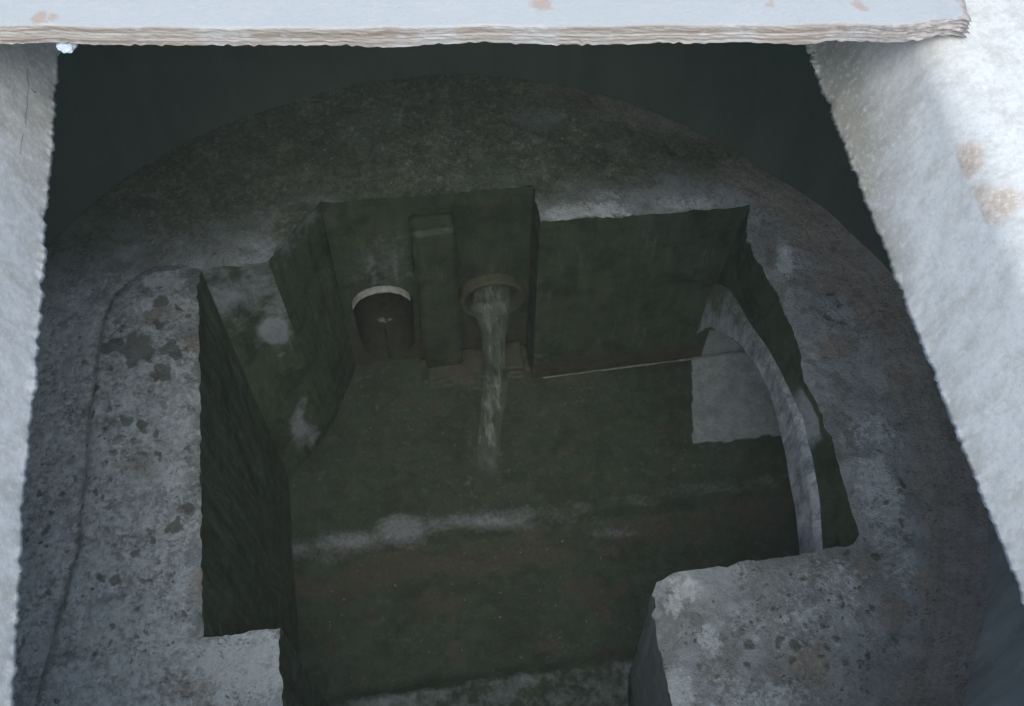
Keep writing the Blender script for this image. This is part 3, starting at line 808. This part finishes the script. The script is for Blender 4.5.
# ------------------------------------------------------------------ the thin slab laid across the beams
PT = .031
L0, L1 = at_z(-160, 45, 0.004), at_z(958, 43, 0.004)
L0.z = L1.z = 0
ux = (L1 - L0).normalized(); uy = Vector((-ux.y, ux.x, 0)); LEN = (L1 - L0).length
slab = thing("cover_slab", "thin pale slab with a layered brown broken edge, laid across both beams", "slab", L0 + ux * .6)
nx = int(LEN / .006)
prof = [(.55, PT), (.4, PT), (.3, PT), (.2, PT), (.14, PT), (.1, PT)] + [(.1 - .1 * k / 12, PT) for k in range(1, 12)] + [(.003, PT)]
nl = 12
for k in range(nl + 1): prof.append((0.0, lerp(PT - .0006, .004, k / nl)))
prof += [(.008, .0035), (.05, .0035), (.55, .0035)]
rows, st = [], []
B_top = [(at_z(x, y, PT), r) for x, y, r in ((540, 4, .012), (548, 6, .007), (770, 4, .006), (858, 5, .008), (864, 9, .006), (960, 3, .006), (40, 20, .010), (52, 19, .007))]
for k, (dv, z) in enumerate(prof):
    row = []
    for i in range(nx + 1):
        s = LEN * i / nx; p = L0 + ux * s
        edge = sstep(.05, 0, dv)
        wob = .004 * n1((s, 0, 0), 3) + .003 * fbm((s, 1, 0), 14, 4)
        lay = 0
        if dv == 0:
            kk = (PT - z) / PT
            lay = .0007 * n1((s * .3, kk * 4.5, 3), 2.5) + .0007 * n1((s, kk * 1.5, 1), 60) + .0003 * n1((s, kk * 2, 5), 160)
        low = sstep(PT * .5, .004, z) if dv < .01 else 0
        rag = low * (.0035 * n1((s, 7, 0), 130) + .0045 * sstep(.2, .5, n1((s, 8, 0), 12)))
        # hanging mortar slobber in the left middle
        blob = .006 * math.exp(-((s - (at_z(388, 45, 0) - L0).length) / .03) ** 2)
        zz = z - rag * 1.0 - (blob if dv < .01 else 0) * (1 - z / PT)
        if z >= PT - .001: zz += .0012 * fbm((p.x, p.y + dv, 0), 9, 4)
        endf = sstep(LEN - .09, LEN, s)
        q = p + uy * (dv + edge * (wob + endf * (.012 + .010 * n1((s, z * 100, 0), 40))) + lay); q.z = zz - endf * edge * .004 * n1((s, 2, 2), 60)
        row.append(q - slab.location)
        mu = 0
        for c, r_ in B_top: mu = max(mu, .95 * sstep(1.9, .1, (Vector((p.x + uy.x * dv, p.y + uy.y * dv)) - Vector((c.x, c.y))).length / r_))
        st.append((sstep(LEN - .19, LEN - .10, s) if dv < .03 else 0, mu, 1.0 if z >= PT - .0001 else 0.0, 0))
    rows.append(row)
link("board", mesh("board", *grid(rows), st, smooth=False), M_plank, slab)
# broken right end face
ex = [r[-1] for r in rows]
endv = ex + [Vector((v.x, v.y, v.z)) + ux * (.012 + .012 * n1(v, 50)) - Vector((0, 0, .004)) for v in ex]
m_ = len(ex)
link("broken_end", mesh("broken_end", endv + [ex[0] * .5 + ex[-1] * .5], [(i, i + 1, m_ + i + 1, m_ + i) for i in range(m_ - 1)] + [tuple(range(m_, 2 * m_))],
     [(1, 0, 0, 0)] * (2 * m_ + 1)), M_plank, slab)

# mortar lump squeezed out in the left corner under the slab
bm = bmesh.new(); bmesh.ops.create_icosphere(bm, subdivisions=5, radius=1)
for v in bm.verts:
    c = v.co.copy(); v.co = Vector((c.x * .012, c.y * .016, c.z * .007)) * (1 + .22 * fbm(c, 1.2, 3))
me = bpy.data.meshes.new("lump"); bm.to_mesh(me); bm.free(); me.polygons.foreach_set('use_smooth', [True] * len(me.polygons))
c = at_z(64, 47, -.006)
tag(link("mortar_lump", me, M_lump, None, c + Vector((.003, .007, 0))), "small bluish white mortar lump squeezed out between slab and left beam", "mortar", None, "thing")

# ------------------------------------------------------------------ loose grit and small stones lying on the bench and floor
def grit(name, spots, zfun, n, rmin, rmax):
    V_, F_ = [], []
    ico = bmesh.new(); bmesh.ops.create_icosphere(ico, subdivisions=1, radius=1)
    base = [v.co.copy() for v in ico.verts]; bf = [tuple(v.index for v in f.verts) for f in ico.faces]; ico.free()
    for _ in range(n):
        u, v, sr = random.choice(spots); x = u + random.gauss(0, sr); y = v + random.gauss(0, sr)
        z = zfun(x, y)
        if z is None: continue
        r = rmin + (rmax - rmin) * random.random() ** 3; a = random.random() * 6.28; sx, sy_, sz = random.uniform(.7, 1.5), random.uniform(.6, 1), random.uniform(.35, .7)
        o = len(V_); sd = random.random() * 50
        for b_ in base:
            q = b_ * (1 + .35 * n1(b_, 1.5, sd)); q = Vector((q.x * sx, q.y * sy_, q.z * sz)) * r
            V_.append(Vector((x + q.x * math.cos(a) - q.y * math.sin(a), y + q.x * math.sin(a) + q.y * math.cos(a), z + q.z)))
        F_ += [tuple(o + k for k in f) for f in bf]
    tag(link(name, mesh(name, V_, F_), M_pebble), kind='stuff')
def on_bench(x, y):
    if math.hypot(x - CX, y - CY) > R - .02 or inside((x, y), [corner[k] for k in order]): return None
    return bench_h(x, y)
sp_ = [(CX + random.uniform(-1, 1), CY + random.uniform(-1, 1), .06) for _ in range(40)] + [(at_z(450, 150, ZB).x, at_z(450, 150, ZB).y, .2)] * 20 + [(.9, .6, .12)] * 8
grit("bench_grit", sp_, on_bench, 500, .0012, .007)
grit("floor_grit", [(random.uniform(-.4, .8), random.uniform(.7, 1.3), .08) for _ in range(30)], lambda x, y: ZF - .04 if -.42 < x < .8 and .4 < y < 1.25 else None, 150, .0012, .005)

# ------------------------------------------------------------------ thin haze volume added in and over the chamber to lift the blacks
v_, f_ = slab_box(-31, 31, -31, 32, ZF - 1.1, 1.15)
hz = bpy.data.materials.new("black_lift_haze"); hz.use_nodes = True; hz.node_tree.nodes.clear()
ho = hz.node_tree.nodes.new('ShaderNodeOutputMaterial'); hv = hz.node_tree.nodes.new('ShaderNodeVolumePrincipled')
hv.inputs['Color'].default_value = (.86, 1, .90, 1); hv.inputs['Density'].default_value = .008; hv.inputs['Anisotropy'].default_value = 0.0
hz.node_tree.links.new(hv.outputs[0], ho.inputs['Volume'])
tag(link("haze", mesh("haze", v_, f_, smooth=False), hz), kind='stuff')
